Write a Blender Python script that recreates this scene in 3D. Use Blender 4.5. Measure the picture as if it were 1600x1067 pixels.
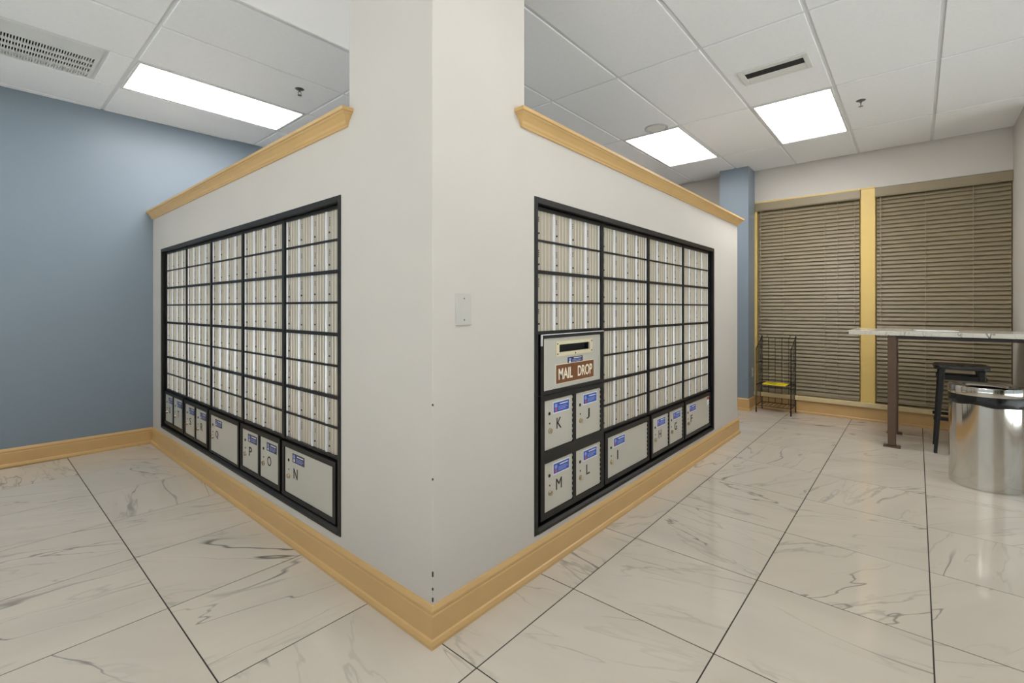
import bpy, bmesh, math, random
from mathutils import Vector, Matrix

# ------------------------------------------------------------------ reset
for o in list(bpy.data.objects):
    bpy.data.objects.remove(o, do_unlink=True)
SC = bpy.context.scene
COL = SC.collection
random.seed(7)
R = math.radians

# ------------------------------------------------------------------ camera
EYE = 1.265
cam_d = bpy.data.cameras.new('camera')
cam_d.sensor_fit = 'HORIZONTAL'
cam_d.sensor_width = 36.0
cam_d.lens = 734.0 / 1600.0 * 36.0
cam_d.shift_y = -(533.5 - 481.5) / 1600.0
cam_d.clip_start = 0.02
cam = bpy.data.objects.new('camera', cam_d)
cam.location = (0, 0, EYE)
cam.rotation_euler = (R(90), 0, R(40.75 - 90))
COL.objects.link(cam)
SC.camera = cam

# ------------------------------------------------------------------ world and exposure
w = bpy.data.worlds.new('day_sky')
SC.world = w
w.use_nodes = True
w.node_tree.nodes['Background'].inputs[0].default_value = (0.80, 0.90, 1.0, 1)
w.node_tree.nodes['Background'].inputs[1].default_value = 0.7     # clear daylight sky
sun_d = bpy.data.lights.new('sun', 'SUN')
sun_d.energy = 24.0
sun_d.angle = R(0.6)
sun_d.color = (0.97, 0.98, 1.0)
sun = bpy.data.objects.new('sun', sun_d)
sun.location = (-8, -8, 12)
sun.rotation_euler = Vector((0.35, 0.35, -0.93)).to_track_quat('-Z', 'Y').to_euler()
COL.objects.link(sun)
SC.view_settings.view_transform = 'Standard'
SC.view_settings.look = 'None'
SC.view_settings.gamma = 1.0
SC.view_settings.use_curve_mapping = False
SC.view_settings.exposure = 0.0
LAMP = 7.0          # strength of every lit troffer lens
LAMP_HIGH = 15.0     # two troffers turned up to brighten the window end and blue wall
LAMP_DIM = 0.22      # the troffer over the mail room, lamps nearly off

# ------------------------------------------------------------------ main measures (metres)
WX, WY = 1.145, 1.381          # faces of the two mailbox walls
BEND = 5.108                   # far end of the right mailbox wall
WALLTOP = 2.165
CEIL = 3.02
WINX = 6.60                    # window wall
RY = -0.706                    # short right wall
PILY, PILX = 1.97, 1.689       # pillar extents
XMIN, YMIN = -2.6, -2.6
def blue_y(x): return 5.487 - 0.034 * x

# ------------------------------------------------------------------ colours and materials
def lin(r, g, b):
    def f(c):
        c /= 255.0
        return c / 12.92 if c <= 0.04045 else ((c + 0.055) / 1.055) ** 2.4
    return (f(r), f(g), f(b), 1.0)

def new_mat(name):
    m = bpy.data.materials.new(name)
    m.use_nodes = True
    nt = m.node_tree
    return m, nt, nt.nodes['Principled BSDF']

def N(nt, t, **kw):
    n = nt.nodes.new(t)
    for k, v in kw.items():
        setattr(n, k, v)
    return n

def plain(name, col, rough=0.5, metal=0.0, spec=0.5, var=0.04, scale=8.0, bump=0.0, bscale=60.0, coat=0.0, aniso=None):
    """flat colour with a slight procedural mottling and optional fine relief"""
    m, nt, b = new_mat(name)
    tc = N(nt, 'ShaderNodeTexCoord')
    nz = N(nt, 'ShaderNodeTexNoise')
    nz.inputs['Scale'].default_value = scale
    nz.inputs['Detail'].default_value = 3
    if aniso:
        mp = N(nt, 'ShaderNodeMapping')
        mp.inputs['Scale'].default_value = aniso
        nt.links.new(tc.outputs['Object'], mp.inputs['Vector'])
        nt.links.new(mp.outputs[0], nz.inputs['Vector'])
    else:
        nt.links.new(tc.outputs['Object'], nz.inputs['Vector'])
    mr = N(nt, 'ShaderNodeMapRange')
    mr.inputs['From Min'].default_value = 0.3
    mr.inputs['From Max'].default_value = 0.7
    mr.inputs['To Min'].default_value = 1.0 - var
    mr.inputs['To Max'].default_value = 1.0 + var
    nt.links.new(nz.outputs['Fac'], mr.inputs['Value'])
    mx = N(nt, 'ShaderNodeMix', data_type='RGBA', blend_type='MULTIPLY')
    mx.inputs[0].default_value = 1.0
    mx.inputs[6].default_value = col
    nt.links.new(mr.outputs[0], mx.inputs[7])
    nt.links.new(mx.outputs[2], b.inputs['Base Color'])
    b.inputs['Roughness'].default_value = rough
    b.inputs['Metallic'].default_value = metal
    b.inputs['Specular IOR Level'].default_value = spec
    b.inputs['Coat Weight'].default_value = coat
    if bump:
        n2 = N(nt, 'ShaderNodeTexNoise')
        n2.inputs['Scale'].default_value = bscale
        n2.inputs['Detail'].default_value = 2
        nt.links.new(tc.outputs['Object'], n2.inputs['Vector'])
        bp = N(nt, 'ShaderNodeBump')
        bp.inputs['Strength'].default_value = bump
        bp.inputs['Distance'].default_value = 0.004
        nt.links.new(n2.outputs['Fac'], bp.inputs['Height'])
        nt.links.new(bp.outputs[0], b.inputs['Normal'])
    return m

def emit(name, col, strength):
    m, nt, b = new_mat(name)
    b.inputs['Base Color'].default_value = (0.8, 0.8, 0.8, 1)
    b.inputs['Emission Color'].default_value = col
    b.inputs['Emission Strength'].default_value = strength
    b.inputs['Roughness'].default_value = 0.35
    return m

def marble(name, base, vein, vein_amt=1.0, rough=0.09, scale=1.0):
    m, nt, b = new_mat(name)
    L = nt.links.new
    tc = N(nt, 'ShaderNodeTexCoord')
    oi = N(nt, 'ShaderNodeObjectInfo')
    mul = N(nt, 'ShaderNodeVectorMath', operation='SCALE')
    mul.inputs[0].default_value = (37.0, 61.0, 17.0)
    L(oi.outputs['Random'], mul.inputs['Scale'])
    # per-tile turn of the vein direction
    ang = N(nt, 'ShaderNodeMath', operation='MULTIPLY')
    ang.inputs[1].default_value = 1.9
    L(oi.outputs['Random'], ang.inputs[0])
    rot = N(nt, 'ShaderNodeVectorRotate', rotation_type='Z_AXIS')
    L(tc.outputs['Object'], rot.inputs['Vector'])
    L(ang.outputs[0], rot.inputs['Angle'])
    mp = N(nt, 'ShaderNodeMapping')
    mp.inputs['Scale'].default_value = (0.42 * scale, 2.1 * scale, 1.0)
    L(rot.outputs[0], mp.inputs['Vector'])
    add = N(nt, 'ShaderNodeVectorMath', operation='ADD')
    L(mp.outputs[0], add.inputs[0])
    L(mul.outputs[0], add.inputs[1])
    def vein_layer(sc, width, dist, mask_lo, mask_hi, off, det=2.5):
        a2 = N(nt, 'ShaderNodeVectorMath', operation='ADD')
        a2.inputs[1].default_value = (off, off * 1.7, 0)
        L(add.outputs[0], a2.inputs[0])
        nz = N(nt, 'ShaderNodeTexNoise')
        nz.inputs['Scale'].default_value = sc
        nz.inputs['Detail'].default_value = det
        nz.inputs['Roughness'].default_value = 0.5
        nz.inputs['Distortion'].default_value = dist
        L(a2.outputs[0], nz.inputs['Vector'])
        s = N(nt, 'ShaderNodeMath', operation='SUBTRACT')
        s.inputs[1].default_value = 0.5
        L(nz.outputs['Fac'], s.inputs[0])
        ab = N(nt, 'ShaderNodeMath', operation='ABSOLUTE')
        L(s.outputs[0], ab.inputs[0])
        mr = N(nt, 'ShaderNodeMapRange', interpolation_type='SMOOTHSTEP')
        mr.inputs['From Min'].default_value = 0.0
        mr.inputs['From Max'].default_value = width
        mr.inputs['To Min'].default_value = 1.0
        mr.inputs['To Max'].default_value = 0.0
        L(ab.outputs[0], mr.inputs['Value'])
        nm = N(nt, 'ShaderNodeTexNoise')
        nm.inputs['Scale'].default_value = 1.7
        nm.inputs['Detail'].default_value = 2
        a3 = N(nt, 'ShaderNodeVectorMath', operation='ADD')
        a3.inputs[1].default_value = (off * 3.1 + 5, 2.0, off)
        L(add.outputs[0], a3.inputs[0])
        L(a3.outputs[0], nm.inputs['Vector'])
        mm = N(nt, 'ShaderNodeMapRange')
        mm.inputs['From Min'].default_value = mask_lo
        mm.inputs['From Max'].default_value = mask_hi
        L(nm.outputs['Fac'], mm.inputs['Value'])
        pr = N(nt, 'ShaderNodeMath', operation='MULTIPLY')
        L(mr.outputs[0], pr.inputs[0])
        L(mm.outputs[0], pr.inputs[1])
        return pr
    v1 = vein_layer(0.85, 0.0070, 0.15, 0.53, 0.68, 0.0, 4)
    v2 = vein_layer(2.6, 0.020, 0.2, 0.44, 0.68, 11.0, 5)
    v3 = vein_layer(1.4, 0.006, 0.1, 0.47, 0.62, 23.0, 4)
    w2 = N(nt, 'ShaderNodeMath', operation='MULTIPLY')
    w2.inputs[1].default_value = 0.38
    L(v2.outputs[0], w2.inputs[0])
    w3_ = N(nt, 'ShaderNodeMath', operation='MULTIPLY')
    w3_.inputs[1].default_value = 0.7
    L(v3.outputs[0], w3_.inputs[0])
    mx0_ = N(nt, 'ShaderNodeMath', operation='MAXIMUM')
    L(v1.outputs[0], mx0_.inputs[0])
    L(w3_.outputs[0], mx0_.inputs[1])
    mxv = N(nt, 'ShaderNodeMath', operation='MAXIMUM')
    L(mx0_.outputs[0], mxv.inputs[0])
    L(w2.outputs[0], mxv.inputs[1])
    am = N(nt, 'ShaderNodeMath', operation='MULTIPLY', use_clamp=True)
    am.inputs[1].default_value = vein_amt
    L(mxv.outputs[0], am.inputs[0])
    # soft cloudy base
    cl = N(nt, 'ShaderNodeTexNoise')
    cl.inputs['Scale'].default_value = 2.2
    cl.inputs['Detail'].default_value = 4
    L(add.outputs[0], cl.inputs['Vector'])
    cm = N(nt, 'ShaderNodeMapRange')
    cm.inputs['From Min'].default_value = 0.35
    cm.inputs['From Max'].default_value = 0.7
    cm.inputs['To Min'].default_value = 1.0
    cm.inputs['To Max'].default_value = 0.90
    L(cl.outputs['Fac'], cm.inputs['Value'])
    bc = N(nt, 'ShaderNodeMix', data_type='RGBA', blend_type='MULTIPLY')
    bc.inputs[0].default_value = 1.0
    bc.inputs[6].default_value = base
    L(cm.outputs[0], bc.inputs[7])
    fin = N(nt, 'ShaderNodeMix', data_type='RGBA')
    L(am.outputs[0], fin.inputs[0])
    L(bc.outputs[2], fin.inputs[6])
    fin.inputs[7].default_value = vein
    L(fin.outputs[2], b.inputs['Base Color'])
    b.inputs['Roughness'].default_value = rough
    b.inputs['Specular IOR Level'].default_value = 0.5
    return m

M = {}
M['wall'] = plain('off white wall paint', lin(206, 200, 193), 0.6, var=0.012, scale=3, bump=0.06, bscale=90)
M['blue'] = plain('slate blue wall paint', lin(131, 144, 156), 0.42, var=0.02, scale=2, bump=0.05, bscale=90)
M['tan'] = plain('tan painted moulding', lin(210, 172, 116), 0.38, var=0.03, scale=6)
M['tile'] = marble('white marble floor tile', lin(208, 199, 186), lin(112, 108, 104))
M['grout'] = plain('dark floor grout', lin(58, 52, 46), 0.9)
M['ceil_tile'] = plain('ceiling tile', lin(246, 247, 249), 0.9, var=0.015, scale=40, bump=0.25, bscale=220)
M['tee'] = plain('ceiling grid bar', lin(228, 229, 231), 0.5, var=0.01)
M['white_metal'] = plain('white enamel', lin(226, 226, 224), 0.4, var=0.01)
M['ring_grey'] = plain('grey speaker rim', lin(188, 188, 188), 0.5, var=0.01)
M['void'] = plain('dark void', lin(38, 38, 38), 0.9, var=0.0)
M['black'] = plain('black powder coat', lin(20, 18, 17), 0.42, var=0.05, scale=10)
M['alu'] = plain('satin aluminium', lin(188, 179, 166), 0.38, metal=0.3, var=0.03, scale=4, aniso=(14, 1, 0.3))
M['alu_bright'] = plain('polished aluminium edge', lin(246, 246, 250), 0.25, metal=0.25, var=0.01, scale=1)  # near-white base with little metal paints in the reflected glint
M['alu_ridge'] = plain('aluminium ridge', lin(214, 204, 185), 0.3, metal=0.3, var=0.01, scale=1)
M['alu_plate'] = plain('anodised aluminium plate', lin(208, 205, 194), 0.4, metal=0.3, var=0.02, scale=4)
M['ink'] = plain('black ink', lin(30, 28, 27), 0.6, var=0.0)
M['brass'] = plain('lock nickel', lin(205, 190, 165), 0.25, metal=0.8, var=0.02)
M['cream_metal'] = plain('cream slot plate', lin(232, 222, 190), 0.4, metal=0.2, var=0.02)
M['sticker_blue'] = plain('blue sticker', lin(42, 82, 180), 0.35, var=0.02)
M['sticker_navy'] = plain('navy sticker', lin(44, 46, 84), 0.35, var=0.02)
M['paper'] = plain('white print', lin(235, 236, 240), 0.5, var=0.01)
M['pink'] = plain('red print', lin(214, 92, 84), 0.5, var=0.01)
M['lilac'] = plain('pale blue print', lin(150, 166, 222), 0.5, var=0.01)
M['sign_brown'] = plain('brown sign', lin(124, 76, 42), 0.45, var=0.03)
M['sign_cream'] = plain('cream letter', lin(246, 236, 214), 0.5, var=0.01)
M['plate_white'] = plain('white plastic', lin(197, 193, 187), 0.3, var=0.01)
M['blind'] = plain('taupe blind slat', lin(144, 130, 104), 0.42, var=0.05, scale=3, aniso=(30, 1, 1))
M['blind_cord'] = plain('taupe cord', lin(168, 152, 130), 0.7)
M['yellow'] = plain('pale yellow frame paint', lin(232, 200, 122), 0.4, var=0.02)
M['cream'] = plain('cream sill paint', lin(226, 206, 160), 0.4, var=0.02)
M['chrome'] = plain('mirror steel', lin(214, 211, 206), 0.11, metal=1.0, var=0.01)
M['bag'] = plain('black bin liner', lin(24, 24, 26), 0.25, var=0.1, scale=18, bump=0.6, bscale=26)
M['stool'] = plain('black stool metal', lin(26, 24, 24), 0.4, var=0.05)
M['brown_metal'] = plain('brown steel tube', lin(102, 80, 66), 0.45, metal=0.2, var=0.03)
M['dark_metal'] = plain('dark steel', lin(52, 42, 40), 0.5, var=0.03)
M['top'] = marble('grey white stone top', lin(216, 212, 200), lin(120, 118, 112), 1.4, 0.15, 3.0)
M['wire'] = plain('black wire', lin(28, 26, 25), 0.45, var=0.03)
M['booklet'] = plain('yellow cover', lin(246, 220, 30), 0.5, var=0.03)
M['green_ink'] = plain('green print', lin(120, 140, 40), 0.5, var=0.02)
M['sprink'] = plain('grey chrome sprinkler', lin(120, 120, 120), 0.3, metal=0.8, var=0.02)
M['lens'] = emit('lit troffer lens', (1.0, 0.985, 0.965, 1), LAMP)
M['lens_new'] = emit('bright troffer lens', (1.0, 0.985, 0.965, 1), LAMP_HIGH)
M['lens_dim'] = emit('dim troffer lens', (1.0, 0.99, 0.97, 1), LAMP_DIM)
gm, gnt, gb = new_mat('clear window glass')
gt = N(gnt, 'ShaderNodeBsdfTransparent')
gt.inputs[0].default_value = (0.93, 0.96, 0.95, 1)
gg = N(gnt, 'ShaderNodeBsdfGlossy')
gg.inputs['Roughness'].default_value = 0.02
gf = N(gnt, 'ShaderNodeFresnel')
gf.inputs['IOR'].default_value = 1.45
gx = N(gnt, 'ShaderNodeMixShader')
gnt.links.new(gf.outputs[0], gx.inputs[0])
gnt.links.new(gt.outputs[0], gx.inputs[1])
gnt.links.new(gg.outputs[0], gx.inputs[2])
gnt.links.new(gx.outputs[0], gnt.nodes['Material Output'].inputs['Surface'])
M['glass'] = gm
M['concrete'] = plain('pale concrete', lin(192, 192, 190), 0.9, var=0.06, scale=3)

# ------------------------------------------------------------------ mesh helpers
class MB:
    def __init__(self):
        self.v, self.f, self.m = [], [], []
    def _add(self, vs, fs, mi):
        n = len(self.v)
        self.v += [tuple(p) for p in vs]
        self.f += [tuple(i + n for i in f) for f in fs]
        self.m += [mi] * len(fs)
        return self
    def box(self, x0, x1, y0, y1, z0, z1, mi=0):
        vs = [(x0, y0, z0), (x1, y0, z0), (x1, y1, z0), (x0, y1, z0), (x0, y0, z1), (x1, y0, z1), (x1, y1, z1), (x0, y1, z1)]
        fs = [(0, 3, 2, 1), (4, 5, 6, 7), (0, 1, 5, 4), (1, 2, 6, 5), (2, 3, 7, 6), (3, 0, 4, 7)]
        return self._add(vs, fs, mi)
    def prism(self, poly, axis, a0, a1, mi=0):
        """extrude a 2d polygon along an axis: 'x' -> poly is (y,z), 'y' -> (x,z), 'z' -> (x,y)"""
        def P(p, a):
            return {'x': (a, p[0], p[1]), 'y': (p[0], a, p[1]), 'z': (p[0], p[1], a)}[axis]
        n = len(poly)
        vs = [P(p, a0) for p in poly] + [P(p, a1) for p in poly]
        fs = [tuple(range(n))[::-1], tuple(range(n, 2 * n))]
        fs += [(i, (i + 1) % n, n + (i + 1) % n, n + i) for i in range(n)]
        return self._add(vs, fs, mi)
    def rod(self, a, b, r, n=8, r2=None, mi=0, caps=True):
        a, b = Vector(a), Vector(b)
        d = (b - a).normalized()
        u = d.orthogonal().normalized()
        w_ = d.cross(u)
        r2 = r if r2 is None else r2
        vs = []
        for c, rr in ((a, r), (b, r2)):
            for i in range(n):
                t = 2 * math.pi * i / n
                vs.append(c + (u * math.cos(t) + w_ * math.sin(t)) * rr)
        fs = [(i, (i + 1) % n, n + (i + 1) % n, n + i) for i in range(n)]
        if caps:
            fs += [tuple(range(n))[::-1], tuple(range(n, 2 * n))]
        return self._add(vs, fs, mi)
    def beam(self, a, b, wx, wy, wx2=None, wy2=None, mi=0):
        """rectangular bar between two points, sizes given along world x and y at each end"""
        wx2 = wx if wx2 is None else wx2
        wy2 = wy if wy2 is None else wy2
        vs = []
        for c, sx, sy in ((a, wx, wy), (b, wx2, wy2)):
            for qx, qy in ((-1, -1), (1, -1), (1, 1), (-1, 1)):
                vs.append((c[0] + qx * sx / 2, c[1] + qy * sy / 2, c[2]))
        fs = [(0, 3, 2, 1), (4, 5, 6, 7)] + [(i, (i + 1) % 4, 4 + (i + 1) % 4, 4 + i) for i in range(4)]
        return self._add(vs, fs, mi)
    def tube(self, pts, r, n=8, mi=0):
        for a, b in zip(pts, pts[1:]):
            self.rod(a, b, r, n, mi=mi)
        return self
    def lathe(self, prof, n=32, c=(0, 0, 0), mi=0, closed=False):
        vs = []
        for (r, z) in prof:
            for i in range(n):
                t = 2 * math.pi * i / n
                vs.append((c[0] + r * math.cos(t), c[1] + r * math.sin(t), c[2] + z))
        k = len(prof)
        rng = range(k) if closed else range(k - 1)
        fs = []
        for j in rng:
            j2 = (j + 1) % k
            for i in range(n):
                i2 = (i + 1) % n
                fs.append((j * n + i, j * n + i2, j2 * n + i2, j2 * n + i))
        return self._add(vs, fs, mi)
    def data(self, name, mats, bevel=0.0, seg=1, smooth=False):
        me = bpy.data.meshes.new(name)
        bm = bmesh.new()
        vs = [bm.verts.new(p) for p in self.v]
        for f, mi in zip(self.f, self.m):
            try:
                fc = bm.faces.new([vs[i] for i in f])
                fc.material_index = mi
            except ValueError:
                pass
        bmesh.ops.recalc_face_normals(bm, faces=bm.faces[:])
        if bevel:
            ed = [e for e in bm.edges if len(e.link_faces) == 2 and e.calc_face_angle(0) > 0.6]
            bmesh.ops.bevel(bm, geom=ed, offset=bevel, segments=seg, affect='EDGES', profile=0.6, clamp_overlap=True)
        bm.to_mesh(me)
        bm.free()
        for mm in (mats if isinstance(mats, (list, tuple)) else [mats]):
            me.materials.append(mm)
        if smooth:
            for p in me.polygons:
                p.use_smooth = True
            try:
                me.set_sharp_from_angle(angle=R(35))
            except Exception:
                pass
        return me
    def build(self, name, mats, parent=None, loc=(0, 0, 0), rz=0.0, **kw):
        return place(name, self.data(name, mats, **kw), parent, loc, rz)

def place(name, me, parent=None, loc=(0, 0, 0), rz=0.0):
    o = bpy.data.objects.new(name, me)
    COL.objects.link(o)
    o.location = loc
    o.rotation_euler = (0, 0, rz)
    if parent is not None:
        o.parent = parent
    return o

def thing(name, label, cat, loc=(0, 0, 0), rz=0.0, group=None):
    o = place(name, None, None, loc, rz)
    return tag(o, label, cat, group)

def tag(o, label, cat, group=None):
    o['label'] = label
    o['category'] = cat
    if group:
        o['group'] = group
    return o

def struct(o, label=None):
    o['kind'] = 'structure'
    if label:
        o['label'] = label
    return o

def sweep(name, path, prof, mat, cap=True, seg_names=None):
    """profile [(out, z)] swept along an xy path, outward to the right of travel, mitred; one mesh per straight piece group"""
    n = len(path)
    offs = []
    for i in range(n):
        ds = []
        if i > 0:
            ds.append(Vector((path[i][0] - path[i - 1][0], path[i][1] - path[i - 1][1])).normalized())
        if i < n - 1:
            ds.append(Vector((path[i + 1][0] - path[i][0], path[i + 1][1] - path[i][1])).normalized())
        nr = [Vector((d.y, -d.x)) for d in ds]
        if len(nr) == 1:
            offs.append(nr[0])
        else:
            s = nr[0] + nr[1]
            offs.append(s / (1 + nr[0].dot(nr[1])))
    out = []
    k = len(prof)
    def ring(i):
        return [(path[i][0] + offs[i].x * p, path[i][1] + offs[i].y * p, z) for p, z in prof]
    pieces = seg_names or [(name, 0, n - 1)]
    for nm, a, b in pieces:
        mb = MB()
        for i in range(a, b):
            vs = ring(i) + ring(i + 1)
            mb._add(vs, [(j, (j + 1) % k, k + (j + 1) % k, k + j) for j in range(k)], 0)
        mb._add(ring(a), [tuple(range(k))[::-1]], 0)
        mb._add(ring(b), [tuple(range(k))], 0)
        me = mb.data(nm, mat)
        bm = bmesh.new(); bm.from_mesh(me)
        bmesh.ops.remove_doubles(bm, verts=bm.verts[:], dist=1e-5)
        bmesh.ops.recalc_face_normals(bm, faces=bm.faces[:])
        bm.to_mesh(me); bm.free()
        out.append(place(nm, me))
    return out

_text_cache = {}
def text_mesh(s, mat, height, width, depth=0.0012, bold=0.0):
    """lettering in the local x-z plane, facing -y, centred on the origin"""
    key = (s, mat.name, height, width)
    if key in _text_cache:
        return _text_cache[key]
    cu = bpy.data.curves.new('lettering', 'FONT')
    cu.body = s
    cu.extrude = 0.02
    cu.offset = bold
    o = bpy.data.objects.new('lettering', cu)
    COL.objects.link(o)
    dg = bpy.context.evaluated_depsgraph_get()
    me = bpy.data.meshes.new_from_object(o.evaluated_get(dg))
    bpy.data.objects.remove(o, do_unlink=True)
    xs = [v.co.x for v in me.vertices]; ys = [v.co.y for v in me.vertices]
    cx, cy = (min(xs) + max(xs)) / 2, (min(ys) + max(ys)) / 2
    sx = width / (max(xs) - min(xs)); sy = height / (max(ys) - min(ys))
    for v in me.vertices:
        x, y, z = v.co
        v.co = ((x - cx) * sx, -(z + 0.02) * depth / 0.04, (y - cy) * sy)
    me.materials.clear()
    me.materials.append(mat)
    me.name = 'lettering'
    _text_cache[key] = me
    return me

# ================================================================== SETTING
# ---- floor: dark grout bed with single tiles
floor = struct(MB().box(XMIN - .1, WINX + .2, YMIN - .1, 5.75, -0.12, -0.0022).build('floor', M['grout']), 'white marble tiled floor')
TX0, TPX, TY0, TPY = 0.555, 0.6155, -0.046, 0.6095
G = 0.0046
full = MB().box(-TPX / 2 + G / 2, TPX / 2 - G / 2, -TPY / 2 + G / 2, TPY / 2 - G / 2, -0.0019, 0).data('floor_tile', M['tile'], bevel=0.0008)
for i in range(-6, 11):
    for j in range(-5, 10):
        x0, x1 = TX0 + i * TPX, TX0 + (i + 1) * TPX
        y0, y1 = TY0 + j * TPY, TY0 + (j + 1) * TPY
        cx0, cx1 = max(x0, XMIN), min(x1, WINX)
        cy0, cy1 = max(y0, YMIN), min(y1, blue_y(x1) - 0.002)
        if cx1 - cx0 < 0.03 or cy1 - cy0 < 0.03:
            continue
        if x0 > WX + .15 and x1 < BEND - .15 and y0 > WY + .15:
            continue                               # hidden inside the mail room
        if x0 > 5.95 and y1 < RY - 0.1:
            continue
        c = ((x0 + x1) / 2, (y0 + y1) / 2, 0)
        if (cx0, cx1, cy0, cy1) == (x0, x1, y0, y1):
            place('floor_tile', full, floor, c)
        else:
            MB().box(cx0 - c[0] + G / 2, cx1 - c[0] - G / 2, cy0 - c[1] + G / 2, cy1 - c[1] - G / 2, -0.0019, 0).build('floor_tile', M['tile'], floor, c, bevel=0.0008)

struct(MB().box(WX + .14, BEND - .14, WY + .14, 5.27, -.0021, .001).build('floor_mail_room', M['wall']), 'pale floor inside the mail room')  # unseen pale slab, added so light bounces up to the ceiling

# ---- ceiling: slab, recessed grid bars, tegular tiles
ceiling = struct(MB().box(XMIN - .1, WINX + .2, YMIN - .1, 5.75, CEIL + 0.03, CEIL + 0.12).build('ceiling', M['tee']), 'suspended white tile ceiling')
CX0, CPX, CY0, CPY = 0.782, 1.231, -0.118, 0.6145
TG = 0.025
def cell(i, j):
    return CX0 + i * CPX, CX0 + (i + 1) * CPX, CY0 + j * CPY, CY0 + (j + 1) * CPY
LIGHTS = {(3, 1): 'new', (3, 3): 'lit', (0, 7): 'new', (0, 4): 'dim', (0, 0): 'lit', (-2, 3): 'lit', (-2, 0): 'lit', (-2, 7): 'lit', (2, 7): 'lit', (2,-3): 'lit'}  # 'new' only marks the raised lamp strength
VENT_L = (-1, 7)
tfull = MB().box(-CPX / 2 + TG / 2, CPX / 2 - TG / 2, -CPY / 2 + TG / 2, CPY / 2 - TG / 2, 0, 0.02).data('ceiling_tile', M['ceil_tile'], bevel=0.0025)
for i in range(-3, 5):
    for j in range(-5, 10):
        if (i, j) in LIGHTS or (i, j) == VENT_L:
            continue
        x0, x1, y0, y1 = cell(i, j)
        cx0, cx1 = max(x0, XMIN), min(x1, WINX)
        cy0, cy1 = max(y0, YMIN), min(y1, 5.5)
        if cx1 - cx0 < 0.05 or cy1 - cy0 < 0.05:
            continue
        if x0 > 5.95 and y1 < RY - 0.1:
            continue
        c = ((x0 + x1) / 2, (y0 + y1) / 2, CEIL)
        if (cx0, cx1, cy0, cy1) == (x0, x1, y0, y1):
            place('ceiling_tile', tfull, ceiling, c)
        else:
            MB().box(cx0 - c[0] + TG / 2, cx1 - c[0] - TG / 2, cy0 - c[1] + TG / 2, cy1 - c[1] - TG / 2, 0, 0.02).build('ceiling_tile', M['ceil_tile'], ceiling, c, bevel=0.0025)
for i in range(-2, 6):
    x = CX0 + i * CPX
    if XMIN < x < WINX:
        MB().box(-.012, .012, YMIN, 5.5, 0.007, 0.031).build('grid_bar', M['tee'], ceiling, (x, 0, CEIL))
for j in range(-4, 10):
    y = CY0 + j * CPY
    if YMIN < y < 5.48:
        MB().box(XMIN, WINX, -.012, .012, 0.0074, 0.031).build('grid_bar', M['tee'], ceiling, (0, y, CEIL))

# ---- walls
ZT = CEIL + 0.032
def wall(name, label, mat, fn):
    mb = MB(); fn(mb)
    return struct(mb.build(name, mat), label)
xa, xb = XMIN - .1, WINX + .2
struct(MB().prism([(xa, blue_y(xa)), (xb, blue_y(xb)), (xb, blue_y(xb) + .12), (xa, blue_y(xa) + .12)], 'z', 0, ZT).build('wall_left', M['blue']), 'slate blue painted wall')
# unseen glazed front added behind the viewer to bring in daylight
GY0, GY1, GZ0, GZ1 = -2.2, 5.2, 0.10, 2.62
mb = MB().box(XMIN - .12, XMIN, YMIN - .12, GY0, 0, ZT).box(XMIN - .12, XMIN, GY1, 5.58, 0, ZT)
mb.box(XMIN - .12, XMIN, GY0, GY1, 0, GZ0).box(XMIN - .12, XMIN, GY0, GY1, GZ1, ZT)
struct(mb.build('wall_behind', M['wall']), 'off white wall behind the viewer')
w3 = struct(place('window_3', None, None, (XMIN - .06, 0, 0)), 'glazed shop front behind the viewer')
for k in range(6):
    yy = GY0 + (GY1 - GY0) * k / 5
    MB().box(-.04, .04, max(yy - .03, GY0), min(yy + .03, GY1), GZ0, GZ1).build('mullion', M['yellow'], w3)
    if k < 5:
        MB().box(-.003, .003, yy + .03, yy + (GY1 - GY0) / 5 - .03, GZ0, GZ1).build('pane', M['glass'], w3)
# second unseen front, added so daylight reaches both mailbox walls evenly
NX0, NX1 = -2.2, 5.6
w4 = struct(place('window_4', None, None, (0, YMIN - .06, 0)), 'glazed shop front on the near right')
for k in range(6):
    xx = NX0 + (NX1 - NX0) * k / 5
    MB().box(max(xx - .03, NX0), min(xx + .03, NX1), -.04, .04, GZ0, GZ1).build('mullion', M['yellow'], w4)
    if k < 5:
        MB().box(xx + .03, xx + (NX1 - NX0) / 5 - .03, -.003, .003, GZ0, GZ1).build('pane', M['glass'], w4)
struct(MB().box(XMIN - 1.8, XMIN - .1, YMIN - 1.8, 5.75, 2.74, 2.86).box(XMIN - .1, 6.1, YMIN - 1.8, YMIN - .1, 2.74, 2.86).build('canopy', M['wall']), 'canopy over the shop front')  # added overhead slab, stops direct sun and sky entering the glazing
# outside, unseen: paving added to bounce sunlight in, covered walk added to block sky
struct(MB().box(-16, XMIN - .12, -16, 12, -.16, -.03).box(XMIN - .12, 12, -16, YMIN - .12, -.16, -.03).build('ground', M['concrete']), 'concrete paving outside')
mb = MB().box(8.2, 8.35, -2.5, 5.6, -.1, 3.16).box(WINX + .2, 8.35, -2.5, 5.6, 3.06, 3.16).box(WINX + .2, 8.35, -2.65, -2.5, -.1, 3.16).box(WINX + .2, 8.35, 5.6, 5.75, -.1, 3.16).box(WINX + .2, 8.35, -2.5, 5.6, -.15, -.1)
struct(mb.build('wall_outside', M['concrete']), 'covered walk outside the blinds')
mb = MB().box(XMIN, -2.2, YMIN - .12, YMIN, 0, ZT).box(5.6, 5.9, YMIN - .12, YMIN, 0, ZT).box(-2.2, 5.6, YMIN - .12, YMIN, 0, .10).box(-2.2, 5.6, YMIN - .12, YMIN, 2.62, ZT)
struct(mb.build('wall_near', M['wall']), 'off white wall on the near right')
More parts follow.
